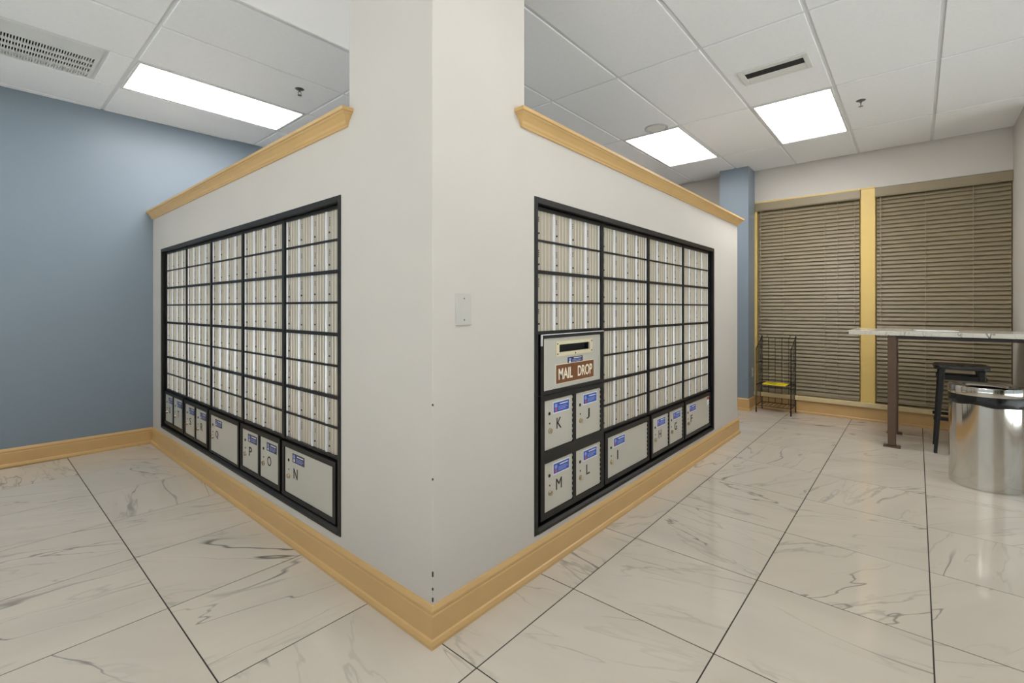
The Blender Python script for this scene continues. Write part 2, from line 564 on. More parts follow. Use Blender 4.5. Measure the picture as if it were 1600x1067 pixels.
mb = MB().box(5.9, WINX + .2, RY - .12, RY, 0, ZT)
mb.box(5.9, 6.02, YMIN - .12, RY - .12, 0, ZT)
struct(mb.build('wall_right', M['wall']), 'short off white wall at the right of the windows')
# window wall with one wide opening
OY0, OY1, OZ0, OZ1 = RY, 1.575, 0.175, 2.605
mb = MB()
mb.box(WINX, WINX + .18, RY, 5.3, OZ1, ZT)
mb.box(WINX, WINX + .18, OY0, OY1, 0, OZ0)
mb.box(WINX, WINX + .18, OY1, 5.3, 0, OZ1)
struct(mb.build('wall_back', M['wall']), 'off white window wall')
# blue column
struct(MB().box(6.30, WINX, 1.575, 1.915, 0, ZT).build('wall_column', M['blue']), 'slate blue column beside the window')

# mailbox walls (local frames: x = viewer's right, y = into the wall)
FR = dict(x0=1.765, x1=4.379, z0=0.176, z1=1.80)            # right opening
FL = dict(x0=-5.158, x1=-2.044, z0=0.192, z1=1.797)         # left opening (x = -Y)
TH = 0.40
def holed(x0, x1, f):
    mb = MB()
    for a, b, c, d in ((x0, x1, 0, f['z0']), (x0, x1, f['z1'], WALLTOP), (x0, f['x0'], f['z0'], f['z1']), (f['x1'], x1, f['z0'], f['z1'])):
        mb.box(a, b, 0, 0.14, c, d)
    return mb
RZL = R(-90)
wl = struct(holed(-blue_y(WX) + 0.0, -PILY, FL).build('wall_mail_left', M['wall'], None, (WX, 0, 0), RZL), 'off white half wall holding the left mailboxes')
wr = struct(holed(PILX, BEND, FR).build('wall_mail_right', M['wall'], None, (0, WY, 0)), 'off white half wall holding the right mailboxes')
ch_ = .003
struct(MB().prism([(WX, WY + ch_), (WX + ch_, WY), (PILX, WY), (PILX, PILY), (WX, PILY)], 'z', 0, ZT).build('wall_pillar', M['wall']), 'off white corner pillar up to the ceiling')
pil = [o for o in bpy.data.objects if o.name == 'wall_pillar'][0]
for zz, hh in ((.262, .010), (.206, .005), (.166, .008), (.90, .004), (.62, .004)):
    MB().prism([(WX - .0006, WY + .004), (WX + .001, WY - .0006), (WX + .004, WY - .0006), (WX + .004, WY + .004)], 'z', zz - hh, zz + hh).build('paint_chip', M['dark_metal'], pil)
struct(MB().box(BEND - .14, BEND, WY + .14, 5.28, 0, WALLTOP).build('wall_mail_end', M['wall']), 'off white end of the mailbox half wall')

# ---- baseboards and the wooden cornice on the half walls
BB = [(0, 0), (.026, 0), (.026, .012), (.021, .026), (.0145, .030), (.0145, .112), (.012, .118), (.014, .124), (.014, .132), (.006, .147), (0, .148)]
by = blue_y(WX)
for o in sweep('b', [(WX, by), (WX, WY), (BEND, WY), (BEND, 5.2)], BB, M['tan'],
               seg_names=[('baseboard_mail_left', 0, 1), ('baseboard_mail_right', 1, 2), ('baseboard_mail_end', 2, 3)]):
    struct(o, 'tan moulded baseboard')
for o in sweep('b', [(XMIN, blue_y(XMIN)), (WX, by)], BB, M['tan'], seg_names=[('baseboard_left', 0, 1)]):
    struct(o, 'tan moulded baseboard under the blue wall')
for o in sweep('b', [(6.30, 1.915), (6.30, 1.575), (WINX, 1.575)], BB, M['tan'], seg_names=[('baseboard_column', 0, 2)]):
    struct(o, 'tan moulded baseboard around the blue column')
BBW = [(0, 0), (.018, 0), (.018, .02), (.013, .026), (.013, .135), (.006, .15), (0, .15)]
for o in sweep('b', [(WINX, 1.575), (WINX, RY)], BBW, M['tan'], seg_names=[('baseboard_back', 0, 1)]):
    struct(o, 'tan baseboard under the windows')
for o in sweep('b', [(WINX, RY), (5.9, RY)], BBW, M['tan'], seg_names=[('baseboard_right', 0, 1)]):
    struct(o, 'tan baseboard on the short right wall')
CR = [(0, 2.098), (.009, 2.098), (.012, 2.106), (.016, 2.110), (.020, 2.122), (.036, 2.142), (.044, 2.148), (.046, 2.153), (.054, 2.155), (.054, 2.170), (.050, 2.173), (-.15, 2.173), (-.15, 2.166), (0, 2.166)]
CR0 = [p if p[0] >= 0 else (0.0, p[1]) for p in CR[:11]] + [(0, 2.173)]
o, = sweep('c', [(WX, by), (WX, 1.99), (WX + .0004, 1.99)], CR0, M['tan'], seg_names=[('trim_1', 0, 2)])
struct(o, 'tan crown moulding on the left half wall')
o, = sweep('c', [(1.672, WY + .0004), (1.672, WY), (BEND, WY), (BEND, 5.2)], CR0, M['tan'], seg_names=[('trim_2', 0, 3)])
struct(o, 'tan crown moulding on the right half wall')

# ---- windows: yellow frame, mullion post, sill, dark panes
def window(name, y0, y1, label):
    wroot = place(name, None, None, (WINX, 0, 0))
    struct(wroot, label)
    x0, x1 = .085, .135
    MB().box(x0, x1, y0, y0 + .05, OZ0 + .045, OZ1).build('side_frame', M['yellow'], wroot)
    MB().box(x0, x1, y1 - .05, y1, OZ0 + .045, OZ1).build('side_frame', M['yellow'], wroot)
    MB().box(x0, x1, y0 + .05, y1 - .05, OZ1 - .05, OZ1).build('head_frame', M['yellow'], wroot)
    MB().box(x0, x1, y0 + .05, y1 - .05, OZ0 + .045, OZ0 + .095).build('bottom_frame', M['yellow'], wroot)
    MB().box(.105, .111, y0 + .05, y1 - .05, OZ0 + .095, OZ1 - .05).build('pane', M['glass'], wroot)
window('window_1', 0.481, OY1, 'dark window behind the left blind')
window('window_2', RY, 0.349, 'dark window behind the right blind')
struct(MB().box(WINX - .004, WINX + .16, .349, .481, OZ0 + .03, OZ1).build('trim_3', M['yellow'], bevel=.004, seg=2), 'pale yellow post between the windows')
struct(MB().box(WINX - .035, WINX + .16, RY, OY1, OZ0 - .022, OZ0 + .03).build('trim_4', M['cream'], bevel=.006, seg=2), 'cream window sill')
struct(MB().box(WINX - .006, WINX + .08, OY1 - .028, OY1, OZ0 + .03, OZ1 + .0).build('trim_5', M['yellow'], bevel=.002), 'pale yellow window jamb beside the blue column')
struct(MB().box(WINX - .008, WINX + .02, .349, OY1, OZ1 - .004, OZ1 + .014).build('trim_6', M['yellow'], bevel=.002), 'pale yellow head trim above the left blind')

# ================================================================== CEILING FITTINGS
def troffer(ij, state, label, group='troffer lights in the ceiling grid'):
    x0, x1, y0, y1 = cell(*ij)
    t = thing('ceiling_light', label, 'ceiling light', ((x0 + x1) / 2, (y0 + y1) / 2, CEIL), group=group)
    hx, hy, g = CPX / 2 - .014, CPY / 2 - .014, .016
    mb = MB()
    mb.box(-hx, hx, -hy, -hy + g, -.004, .02).box(-hx, hx, hy - g, hy, -.004, .02)
    mb.box(-hx, -hx + g, -hy + g, hy - g, -.004, .02).box(hx - g, hx, -hy + g, hy - g, -.004, .02)
    mb.build('light_frame', M['white_metal'], t)
    MB().box(-hx + g, hx - g, -hy + g, hy - g, .003, .009).build('diffuser', M[{'lit': 'lens', 'new': 'lens_new', 'dim': 'lens_dim'}[state]], t)
TL = {(3, 1): 'lit rectangular ceiling light nearest the windows', (3, 3): 'lit ceiling light partly hidden by the right crown moulding',
      (0, 7): 'lit long ceiling light near the blue wall', (0, 4): 'dim ceiling light panel beside the top of the pillar'}
for ij, st in LIGHTS.items():
    troffer(ij, st, TL.get(ij, 'lit ceiling light over the unseen part of the lobby'), 'troffer lights in the ceiling grid' if ij in TL else 'troffer lights out of view')

# left return-air grille in its cell
t = thing('air_grille', 'white egg-crate air return grille in the ceiling near the blue wall', 'air vent', (0, 0, CEIL))
x0, x1, y0, y1 = cell(*VENT_L)
gx0, gx1, gy0, gy1 = x0 + .013, .612, y0 + .013, y1 - .013
hx0, hx1, hy0, hy1 = gx0 + .03, .592, 4.392, 4.778
mb = MB().box(gx0, gx1, gy0, hy0, -.003, .012).box(gx0, gx1, hy1, gy1, -.003, .012).box(gx0, hx0, hy0, hy1, -.003, .012).box(hx1, gx1, hy0, hy1, -.003, .012)
mb.build('face_frame', M['white_metal'], t)
MB().box(hx0, hx1, hy0, hy1, .0255, .0275).build('dark_backing', M['void'], t)
for k in range(3):
    yy = hy0 + (hy1 - hy0) * (k + 1) / 4
    MB().box(hx0, hx1, yy - .012, yy + .012, -.002, .008).build('cross_bar', M['white_metal'], t)
mb = MB(); nb = 70
for k in range(1, nb):
    xx = hx0 + (hx1 - hx0) * k / nb
    mb.box(xx - .0032, xx + .0032, hy0, hy1, .0, .011)
o = mb.build('louver_blades', M['white_metal'], t); o['kind'] = 'stuff'
MB().box(hx0, hx1, hy1 - .085, hy1 - .002, .010, .013).build('damper_plate', M['tee'], t)
MB().box(.612, .642, y0 + .005, y1 - .005, .008, .03).build('grid_bar', M['tee'], ceiling, (0, 0, CEIL))
MB().box(.642, x1 - TG / 2, y0 + TG / 2, y1 - TG / 2, 0, .02).build('ceiling_tile', M['ceil_tile'], ceiling, (0, 0, CEIL), bevel=.0025)

# right supply slot diffuser
t = thing('slot_diffuser', 'white slotted air diffuser beside the window-side ceiling light', 'air vent', (3.876, .792, CEIL))
mb = MB().box(-.125, .125, -.226, -.190, -.010, 0).box(-.125, .125, .190, .226, -.010, 0).box(-.125, -.085, -.19, .19, -.010, 0).box(.082, .125, -.19, .19, -.010, 0)
mb.build('flange', M['white_metal'], t, bevel=.003)
MB().box(-.085, .082, -.19, .19, -.0012, -.0002).build('dark_slot', M['void'], t)
MB().prism([(.024, -.003), (.082, -.0095), (.082, -.0045), (.028, -.0015)], 'y', -.19, .19).build('vane', M['white_metal'], t)
MB().prism([(-.085, -.003), (-.058, -.002), (-.058, -.0012), (-.085, -.0012)], 'y', -.19, .19).build('vane', M['tee'], t)

# round ceiling speaker
t = thing('ceiling_speaker', 'round white ceiling speaker above the right mailbox wall', 'speaker', (4.385, 1.921, CEIL))
MB().lathe([(.088, -.001), (.098, -.010), (.108, -.009), (.112, -.001)], 40, closed=True).build('rim', M['ring_grey'], t, smooth=True)
MB().lathe([(.0005, -.006), (.05, -.0055), (.088, -.0025), (.088, 0), (.0005, 0)], 40).build('grille', M['white_metal'], t, smooth=True)

def sprinkler(x, y, label):
    t = thing('fire_sprinkler', label, 'sprinkler', (x, y, CEIL), group='fire sprinklers')
    MB().lathe([(.0005, -.009), (.018, -.009), (.032, -.003), (.034, 0), (.0005, 0)], 24).build('escutcheon', M['sprink'], t, smooth=True)
    MB().rod((0, 0, -.009), (0, 0, -.022), .008, 10).build('body', M['sprink'], t)
    mb = MB()
    for s in (-1, 1):
        mb.tube([(s * .006, 0, -.02), (s * .013, 0, -.034), (s * .004, 0, -.05)], .0025, 6)
    mb.build('yoke', M['sprink'], t)
    MB().lathe([(.0005, -.052), (.016, -.052), (.017, -.05), (.0005, -.049)], 16).build('deflector', M['sprink'], t)
sprinkler(4.93, .358, 'small metal fire sprinkler right of the window-side ceiling light')
sprinkler(1.74, 3.744, 'small metal fire sprinkler between the left ceiling light and the pillar')

# ================================================================== MAILBOXES
ROWZ = [1.748, 1.599, 1.444, 1.293, 1.137, 0.983, 0.830, 0.681, 0.532]
DOORD = 0.036          # depth of the door faces behind the wall face
BARD = 0.020           # depth of the front of the bars
DW, DH = 0.146, 0.1400
# ridged extruded aluminium door: profile across x, extruded in z, front is -y
def door_profile():
    p = [(.0012, .006), (.0012, -.002), (.0025, -.0055), (.005, -.0068), (.0072, -.0055), (.0085, 0)]
    for c in (.052, .080, .108):
        p += [(c - .0045, 0), (c - .002, -.0026), (c + .002, -.0026), (c + .0045, 0)]
    p += [(DW - .0085, 0), (DW - .0072, -.0055), (DW - .005, -.0068), (DW - .0025, -.0055), (DW - .0012, -.002), (DW - .0012, .006)]
    return p
def door_mesh():
    p = door_profile(); n = len(p); mb = MB()
    for i in range(n):
        a, b = p[i], p[(i + 1) % n]
        lip = max(a[0], b[0]) <= .0086 or min(a[0], b[0]) >= DW - .0086
        mb._add([(a[0], a[1], 0), (b[0], b[1], 0), (b[0], b[1], DH), (a[0], a[1], DH)], [(0, 1, 2, 3)], 1 if lip else (2 if a[1] < 0 or b[1] < 0 else 0))
    mb._add([(q[0], q[1], 0) for q in p], [tuple(range(n))], 0)
    mb._add([(q[0], q[1], DH) for q in p], [tuple(range(n))[::-1]], 0)
    me = mb.data('mailbox_door', [M['alu'], M['alu_bright'], M['alu_ridge']])
    bm = bmesh.new(); bm.from_mesh(me)
    bmesh.ops.remove_doubles(bm, verts=bm.verts[:], dist=1e-6)
    bmesh.ops.recalc_face_normals(bm, faces=bm.faces[:])
    bm.to_mesh(me); bm.free()
    return me
DOOR = door_mesh()
TAGS = []
for k in range(5):
    mb = MB(); rr = random.Random(k)
    z = .105 + rr.uniform(-.006, .01)
    for q in range(3 + k % 3):
        hh = rr.uniform(.005, .008)
        mb.box(-.0026, .0026, -.0008, 0, z - hh, z)
        z -= hh + .0028
    TAGS.append(mb.data('number_tag', M['ink']))
LOCK = MB().rod((0, -.0035, 0), (0, 0, 0), .0048, 8).data('lock', M['ink'])
LOCK_B = MB().rod((0, -.0035, 0), (0, 0, 0), .0048, 8).data('lock', M['dark_metal'])

def rows_bank(side, x0, x1, nrows, label, group, sl=.012, sr=.012):
    org, rz = ((0, WY, 0), 0.0) if side == 'R' else ((WX, 0, 0), RZL)
    base_z = ROWZ[nrows]
    wpos = Matrix.Translation(org) @ Matrix.Rotation(rz, 4, 'Z') @ Vector(((x0 + x1) / 2, DOORD, base_z))
    t = thing('mailbox_bank', label, 'mailboxes', wpos, rz, group)
    hw = (x1 - x0) / 2
    b = BARD - DOORD
    mb = MB()
    # side stiles, back sheet, top and row rails
    mb.box(-hw - sl, -hw, b, .008, 0, ROWZ[0] - base_z + .016)
    mb.box(hw, hw + sr, b, .008, 0, ROWZ[0] - base_z + .016)
    mb.box(-hw - sl, hw + sr, .008, .0115, 0, ROWZ[0] - base_z + .016)
    mb.build('bank_frame', M['black'], t)
    for k in range(nrows + 1):
        h = .0075 if k in (0, nrows) else (.0085 if k % 2 == 0 else .0055)
        z = ROWZ[k] - base_z
        zl, zh = (0, h * 1.6) if k == nrows else ((z, z + .016) if k == 0 else (z - h, z + h))
        MB().box(-hw, hw, b + (.004 if k % 2 == 0 else .009), .0078, zl, zh).build('rail', M['black'], t)
    pw = (hw * 2) / 4
    for k in range(nrows):
        zb = ROWZ[k + 1] - base_z + (.0088 if (k + 1) % 2 == 0 else .0058)
        ztop = ROWZ[k] - base_z - (.0088 if k % 2 == 0 else .0058)
        if k == nrows - 1:
            zb += .005
        if k == 0:
            ztop = ROWZ[0] - base_z - .0005
        for c in range(4):
            d = place('mailbox_door', DOOR, t, (-hw + c * pw, 0, zb))
            d.scale = (pw / DW, 1, (ztop - zb) / DH)
            place('number_tag', random.choice(TAGS), d, (.026, 0, random.uniform(-.004, .004)))
            if random.random() < .8:
                place('lock', LOCK if random.random() < .6 else LOCK_B, d, (.026, 0, random.uniform(.028, .040)))
    return t

LC = [(-5.094, -4.516), (-4.500, -3.929), (-3.906, -3.325), (-3.300, -2.725), (-2.692, -2.095)]
RC = [(1.820, 2.428), (2.457, 3.060), (3.087, 3.700), (3.724, 4.312)]
LLAB = ['column of small mailboxes next to the blue wall, above parcel doors U and T', 'column of small mailboxes above parcel doors S and R',
        'column of small mailboxes above the wide parcel door Q', 'column of small mailboxes above parcel doors P and O',
        'column of small mailboxes above the wide parcel door N']
RLAB = ['short column of small mailboxes above the mail drop', 'column of small mailboxes above the wide parcel door I',
        'column of small mailboxes above parcel doors H and G', 'column of small mailboxes above parcel door F']
for side, cols, labs in (('L', LC, LLAB), ('R', RC, RLAB)):
    for k, ((a, b), l) in enumerate(zip(cols, labs)):
        sl = (a - cols[k - 1][1]) / 2 - .0002 if k else .012
        sr = (cols[k + 1][0] - b) / 2 - .0002 if k < len(cols) - 1 else .012
        rows_bank(side, a, b, 4 if (side, k) == ('R', 0) else 8, l, 'mailbox columns', sl, sr)

# parcel lockers ---------------------------------------------------------------
def sticker_mesh(navy=False, hollow=False):
    """blue postal sticker, origin at its centre, .138 x .047"""
    mb = MB()
    if not navy:
        mb.box(-.074, .074, -.0006, 0, -.030, .030, 1)
    mb.box(-.069, .069, -.0012, -.0004, -.0245, .0245, 0)
    zf = -.0016
    mb.box(-.015, .058, zf, -.001, .011, .0165, 1)
    for q, (xa_, xb_) in enumerate(((-.028, .050), (-.028, .058), (-.028, .042))):
        mb.box(xa_, xb_, zf, -.001, -.001 - q * .0075, .0022 - q * .0075, 2)
    mb.rod((-.049, -.001, .008), (-.049, zf, .008), .011, 12, mi=2)
    mb.rod((-.049, -.001, -.012), (-.049, zf, -.012), .0085, 10, mi=3 if not navy else 1)
    return mb.data('sticker', [M['sticker_navy'] if navy else M['sticker_blue'], M['paper'], M['lilac'], M['pink']])
STK, STK_N = sticker_mesh(False), sticker_mesh(True)
_knob = MB().rod((0, -.010, 0), (0, 0, 0), .0125, 16, r2=.014)
_knob.rod((0, -.012, 0), (0, -.009, 0), .006, 10)
KNOB = _knob.data('lock_knob', M['brass'], smooth=True)
KEYH = MB().rod((0, -.002, 0), (0, .0, 0), .0085, 12).data('keyhole', M['ink'])
KEYS = MB().rod((0, -.002, 0), (0, .0, 0), .006, 3).data('pry_mark', M['ink'])
PD = 0.018   # depth of parcel door faces

def parcel_door(t, x0, x1, z0, z1, letter, navy):
    """t-local coordinates already shifted; front of the door at y=0"""
    wd, hg = x1 - x0, z1 - z0
    d = MB().box(-wd / 2, wd / 2, 0, .006, 0, hg).build('parcel_door', M['alu_plate'], t, ((x0 + x1) / 2, 0, z0), bevel=.0015)
    left = -wd / 2
    top = hg
    place('sticker', STK_N if navy else STK, d, (left + (.150 if not navy else .162), 0, top - .045))
    wdt = {'I': .011, 'J': .034, 'M': .05, 'N': .046, 'Q': .052, 'O': .05, 'G': .046, 'F': .036, 'L': .036}.get(letter, .042)
    place('letter', text_mesh(letter, M['ink'], .056 if letter != 'I' else .056, wdt), d, (left + .128, -.0002, top - .128))
    place('keyhole', KEYH, d, (left + .045, 0, top - .068))
    place('pry_mark', KEYS, d, (left + .047, 0, top - .118))
    place('lock_knob', KNOB, d, (left + .049, 0, top - .155))
    # hinge knuckles along the right edge
    mb = MB()
    nk = 9
    for q in range(nk):
        zz = .012 + (hg - .024) * q / (nk - 1)
        mb.box(wd / 2 - .0035, wd / 2 + .0012, -.0018, .0, zz - .005, zz + .005)
    mb.build('hinge', M['alu_plate'], d)
    return d

def locker(side, x0, x1, z0, z1, doors, label, navy=False):
    org, rz = ((0, WY, 0), 0.0) if side == 'R' else ((WX, 0, 0), RZL)
    wpos = Matrix.Translation(org) @ Matrix.Rotation(rz, 4, 'Z') @ Vector(((x0 + x1) / 2, PD, z0))
    t = thing('parcel_locker', label, 'parcel locker', wpos, rz, 'parcel lockers')
    cx = (x0 + x1) / 2
    # frame: a proud face plate with openings = bars between the doors
    dl = sorted(doors, key=lambda q: (q[2], q[0]))
    f0, f1 = -.006, .0055
    mb = MB()
    mb.box(x0 - cx, x1 - cx, .0075, .018, 0, z1 - z0)
    zs = sorted(set((round(q[2], 3), round(q[3], 3)) for q in doors))
    zcur = z0
    for (a, b) in zs:
        mb.box(x0 - cx, x1 - cx, f0, .0075, zcur - z0, a - z0 - .0015)
        row = sorted([q for q in doors if abs(q[2] - a) < .003])
        xc = x0
        for q in row:
            mb.box(xc - cx, q[0] - cx - .0015, f0, .0075, a - z0 - .0015, b - z0 + .0015)
            xc = q[1] + .0015
        mb.box(xc - cx, x1 - cx, f0, .0075, a - z0 - .0015, b - z0 + .0015)
        zcur = b + .0015
    mb.box(x0 - cx, x1 - cx, f0, .0075, zcur - z0, z1 - z0)
    mb.build('locker_frame', M['black'], t)
    for (a, b, c, d_, s) in doors:
        if s:
            parcel_door(t, a - cx, b - cx, c - z0, d_ - z0, s, navy)
    return t

Z0, Z1, DZ0, DZ1 = .222, .522, .246, .490
# right wall
locker('R', 1.832, 2.444, Z0 - .004, .832, [(1.866, 2.118, .247, .491, 'M'), (2.149, 2.409, .247, .491, 'L'), (1.866, 2.118, .555, .803, 'K'), (2.149, 2.409, .555, .803, 'J')],
       'black framed parcel locker with doors K, J, M and L below the mail drop')
locker('R', 2.458, 3.062, Z0, Z1, [(2.494, 3.040, DZ0, DZ1, 'I')], 'parcel locker with the single wide door I')
locker('R', 3.098, 3.698, Z0, Z1, [(3.126, 3.396, DZ0, DZ1, 'H'), (3.415, 3.674, DZ0, DZ1, 'G')], 'parcel locker with the two doors H and G')
lf = locker('R', 3.724, 4.328, Z0, Z1, [(3.752, 4.308, DZ0, DZ1, 'F')], 'parcel locker with the single wide door F, farthest right')
for ch in lf.children:
    if ch.name.startswith('parcel_door'):
        mb = MB().box(-.022, .022, -.001, 0, -.035, .035, 0).box(-.022, .022, -.0014, -.0008, .012, .035, 1)
        s = mb.build('small_label', [M['paper'], M['pink']], ch, (.245, 0, .20))
        s['label'] = 'small red and white label'
# left wall
locker('L', -5.112, -4.556, Z0 + .012, Z1 + .004, [(-5.094, -4.862, .262, .500, 'U'), (-4.840, -4.590, .262, .500, 'T')], 'parcel locker with doors U and T next to the blue wall', True)
locker('L', -4.530, -3.958, Z0 + .010, Z1, [(-4.512, -4.266, .252, .492, 'S'), (-4.238, -3.990, .252, .492, 'R')], 'parcel locker with the two doors S and R', True)
locker('L', -3.926, -3.350, Z0, Z1, [(-3.903, -3.376, .232, .492, 'Q')], 'parcel locker with the single wide door Q', True)
locker('L', -3.322, -2.734, Z0 + .004, Z1, [(-3.299, -3.044, .250, .492, 'P'), (-3.016, -2.758, .250, .492, 'O')], 'parcel locker with the two doors P and O', True)
locker('L', -2.704, -2.118, Z0, Z1, [(-2.678, -2.149, .244, .494, 'N')], 'parcel locker with the single wide door N nearest the pillar', True)

# mail drop ------------------------------------------------------------------------
mx0, mx1, mz0, mz1 = 1.832, 2.444, .834, 1.136
t = thing('mail_drop', 'outgoing mail drop panel with a slot and a brown MAIL DROP sign', 'mail slot', ((mx0 + mx1) / 2, WY + PD, mz0))
cx = (mx0 + mx1) / 2
px0, px1, pz0, pz1 = 1.860 - cx, 2.412 - cx, .853 - mz0, 1.113 - mz0
sx0, sx1, sz0, sz1 = 1.994 - cx, 2.291 - cx, 1.037 - mz0, 1.077 - mz0
h = (mx1 - mx0) / 2
mb = MB().box(-h, h, -.006, .0075, 0, pz0 - .0015).box(-h, h, -.006, .0075, pz1 + .0015, mz1 - mz0)
mb.box(-h, px0 - .0015, -.006, .0075, pz0 - .0015, pz1 + .0015).box(px1 + .0015, h, -.006, .0075, pz0 - .0015, pz1 + .0015)
mb.build('panel_frame', M['black'], t)
mb = MB().box(px0, px1, 0, .006, pz0, sz0).box(px0, px1, 0, .006, sz1, pz1).box(px0, sx0, 0, .006, sz0, sz1).box(sx1, px1, 0, .006, sz0, sz1)
mb.build('panel', M['alu_plate'], t)
q0, q1, r0, r1 = 1.966 - cx, 2.321 - cx, 1.017 - mz0, 1.094 - mz0
mb = MB().box(q0, q1, -.004, 0, r0, sz0).box(q0, q1, -.004, 0, sz1, r1).box(q0, sx0, -.004, 0, sz0, sz1).box(sx1, q1, -.004, 0, sz0, sz1)
sp = mb.build('slot_plate', M['cream_metal'], t)
for xx, zz in ((q0 + .012, r0 + .012), (q1 - .012, r0 + .012), (q0 + .012, r1 - .012), (q1 - .012, r1 - .012), ((q0 + q1) / 2, r0 + .008)):
    MB().rod((0, -.0058, 0), (0, -.004, 0), .004, 10).build('screw', M['dark_metal'], sp, (xx, 0, zz))
mb = MB().box(sx0 - .002, sx1 + .002, .031, .033, sz0, sz1 + .002)
mb.box(sx0 - .002, sx1 + .002, .006, .031, sz0 - .002, sz0).box(sx0 - .002, sx1 + .002, .006, .031, sz1, sz1 + .002)
mb.box(sx0 - .002, sx0, .006, .031, sz0, sz1).box(sx1, sx1 + .002, .006, .031, sz0, sz1)
mb.build('chute', M['void'], t)
place('sticker', STK_N, t, (2.147 - cx, 0, .989 - mz0)).scale = (1.06, 1, .66)
sg = MB().box(-.183, .183, -.003, 0, -.0475, .0475).build('sign', M['sign_brown'], t, (2.150 - cx, 0, .925 - mz0))
sg['label'] = 'brown sign reading MAIL DROP'
mb = MB().box(-.186, .186, -.002, 0, -.0505, -.0475).box(-.186, .186, -.002, 0, .0475, .0505).box(-.186, -.183, -.002, 0, -.0475, .0475).box(.183, .186, -.002, 0, -.0475, .0475)
mb.build('border', M['sign_cream'], sg)
place('letters', text_mesh('MAIL', M['sign_cream'], .058, .130, bold=.017), sg, (-.098, -.003, 0))
place('letters', text_mesh('DROP', M['sign_cream'], .058, .148, bold=.017), sg, (.091, -.003, 0))
tr = MB().box(-.006, .004, -.012, -.006, .245, .301).box(-.006, .60, -.0105, -.006, .297, .301).build('edge_strip', M['alu_bright'], t, (-h + .004, 0, 0))

# black surround frames ------------------------------------------------------------------
def surround(side, f, label):
    org, rz = ((0, WY, 0), 0.0) if side == 'R' else ((WX, 0, 0), RZL)
    wpos = Matrix.Translation(org) @ Matrix.Rotation(rz, 4, 'Z') @ Vector(((f['x0'] + f['x1']) / 2, 0, f['z0']))
    t = thing('mailbox_surround', label, 'mailbox frame', wpos, rz, 'mailbox surrounds')
    hw, hz = (f['x1'] - f['x0']) / 2, f['z1'] - f['z0']
    y0, y1, fw = -.005, .055, .026
    MB().box(-hw, -hw + fw, y0, y1, 0, hz).build('side_rail', M['black'], t, bevel=.002)
    MB().box(hw - fw, hw, y0, y1, 0, hz).build('side_rail', M['black'], t, bevel=.002)
    MB().box(-hw + fw, hw - fw, y0, y1, hz - .03, hz).build('head_rail', M['black'], t, bevel=.002)
    MB().prism([(y0, 0), (y1, 0), (y1, .022), (.012, .022), (y0 + .002, .016), (y0, .014)], 'x', -hw + fw, hw - fw).build('sill_rail', M['black'], t)
    MB().box(-hw + .004, hw - .004, .0545, .060, .004, hz - .004).build('back_panel', M['void'], t)
surround('R', FR, 'black metal frame around the mailboxes on the right wall')
surround('L', FL, 'black metal frame around the mailboxes on the left wall')

# blank plate on the pillar
t = thing('blank_wall_plate', 'white blank switch plate on the pillar', 'wall plate', (1.302, WY, 1.198))
MB().prism([(-.044, 0), (.044, 0), (.044, -.001), (.039, -.0065), (-.039, -.0065), (-.044, -.001)], 'z', 0, .126).build('plate', M['plate_white'], t, bevel=.002)
for zz in (.020, .106):
    MB().rod((0, -.0075, zz), (0, -.006, zz), .0035, 10).build('screw', M['sprink'], t)

# outlet on the blue column
t = thing('wall_outlet', 'white electrical outlet low on the blue column', 'outlet', (6.482, 1.575, .40))
MB().box(-.035, .035, -.006, 0, 0, .115).build('cover', M['plate_white'], t, bevel=.003)
for zz in (.035, .080):
    o = MB().rod((0, -.0075, zz), (0, -.006, zz), .014, 16).build('socket', M['white_metal'], t)

# ================================================================== BLINDS
def blind(y0, y1, ztop, zbot, vy0, vy1, label, cords, wand):
    wd = y1 - y0
    t = thing('window_blind', label, 'blind', (WINX + .028, (y0 + y1) / 2, zbot), group='window blinds')
    cy = (y0 + y1) / 2
    H = ztop - zbot
    MB().prism([(-.050, H), (-.052, H - .085), (-.046, H - .100), (-.040, H - .100), (-.040, H), ], 'y', vy0 - cy, vy1 - cy).build('valance', M['blind'], t)
    MB().box(-.030, .024, y0 - cy, y1 - cy, H - .048, H - .002).build('head_rail', M['blind'], t)
    MB().box(-.026, .026, y0 - cy, y1 - cy, 0, .020).build('bottom_rail', M['blind'], t, bevel=.004)
    pitch, a = .0443, R(62)
    hw = .0255
    # curved slat section, room-side edge down
    sec = []
    for s in (-1, -.5, 0, .5, 1):
        sec.append((s * hw, .0035 * (1 - s * s)))
    pts = [(c * math.cos(a) - d * math.sin(a), c * math.sin(a) + d * math.cos(a)) for c, d in sec]
    pts2 = [(c * math.cos(a) - (d - .0026) * math.sin(a), c * math.sin(a) + (d - .0026) * math.cos(a)) for c, d in sec]
    me = MB().prism(pts + pts2[::-1], 'y', y0 - cy + .004, y1 - cy - .004).data('slat', M['blind'], smooth=True)
    z = .044
    while z < H - .065:
        place('slat', me, t, (0, 0, z))
        z += pitch
    for c in cords:
        MB().rod((-.024, c - cy, .02), (-.024, c - cy, H - .09), .0022, 6).build('ladder_cord', M['blind_cord'], t)
    for (yy, zl, zh) in wand:
        MB().rod((-.036, yy - cy, zl - zbot), (-.036, yy - cy, zh - zbot), .002, 6).build('pull_cord', M['blind_cord'], t)
        MB().lathe([(.0005, .03), (.005, .026), (.0085, .004), (.0075, 0), (.0005, 0)], 10, (-.036, yy - cy, zl - zbot - .026)).build('tassel', M['blind_cord'], t, smooth=True)
blind(.490, 1.542, 2.598, .212, .484, 1.566, 'taupe slatted blind on the left window behind the wire rack', (1.25, .82, .70), ((1.508, 1.26, 2.5), (1.503, 1.02, 2.5), (.535, 1.12, 2.5)))
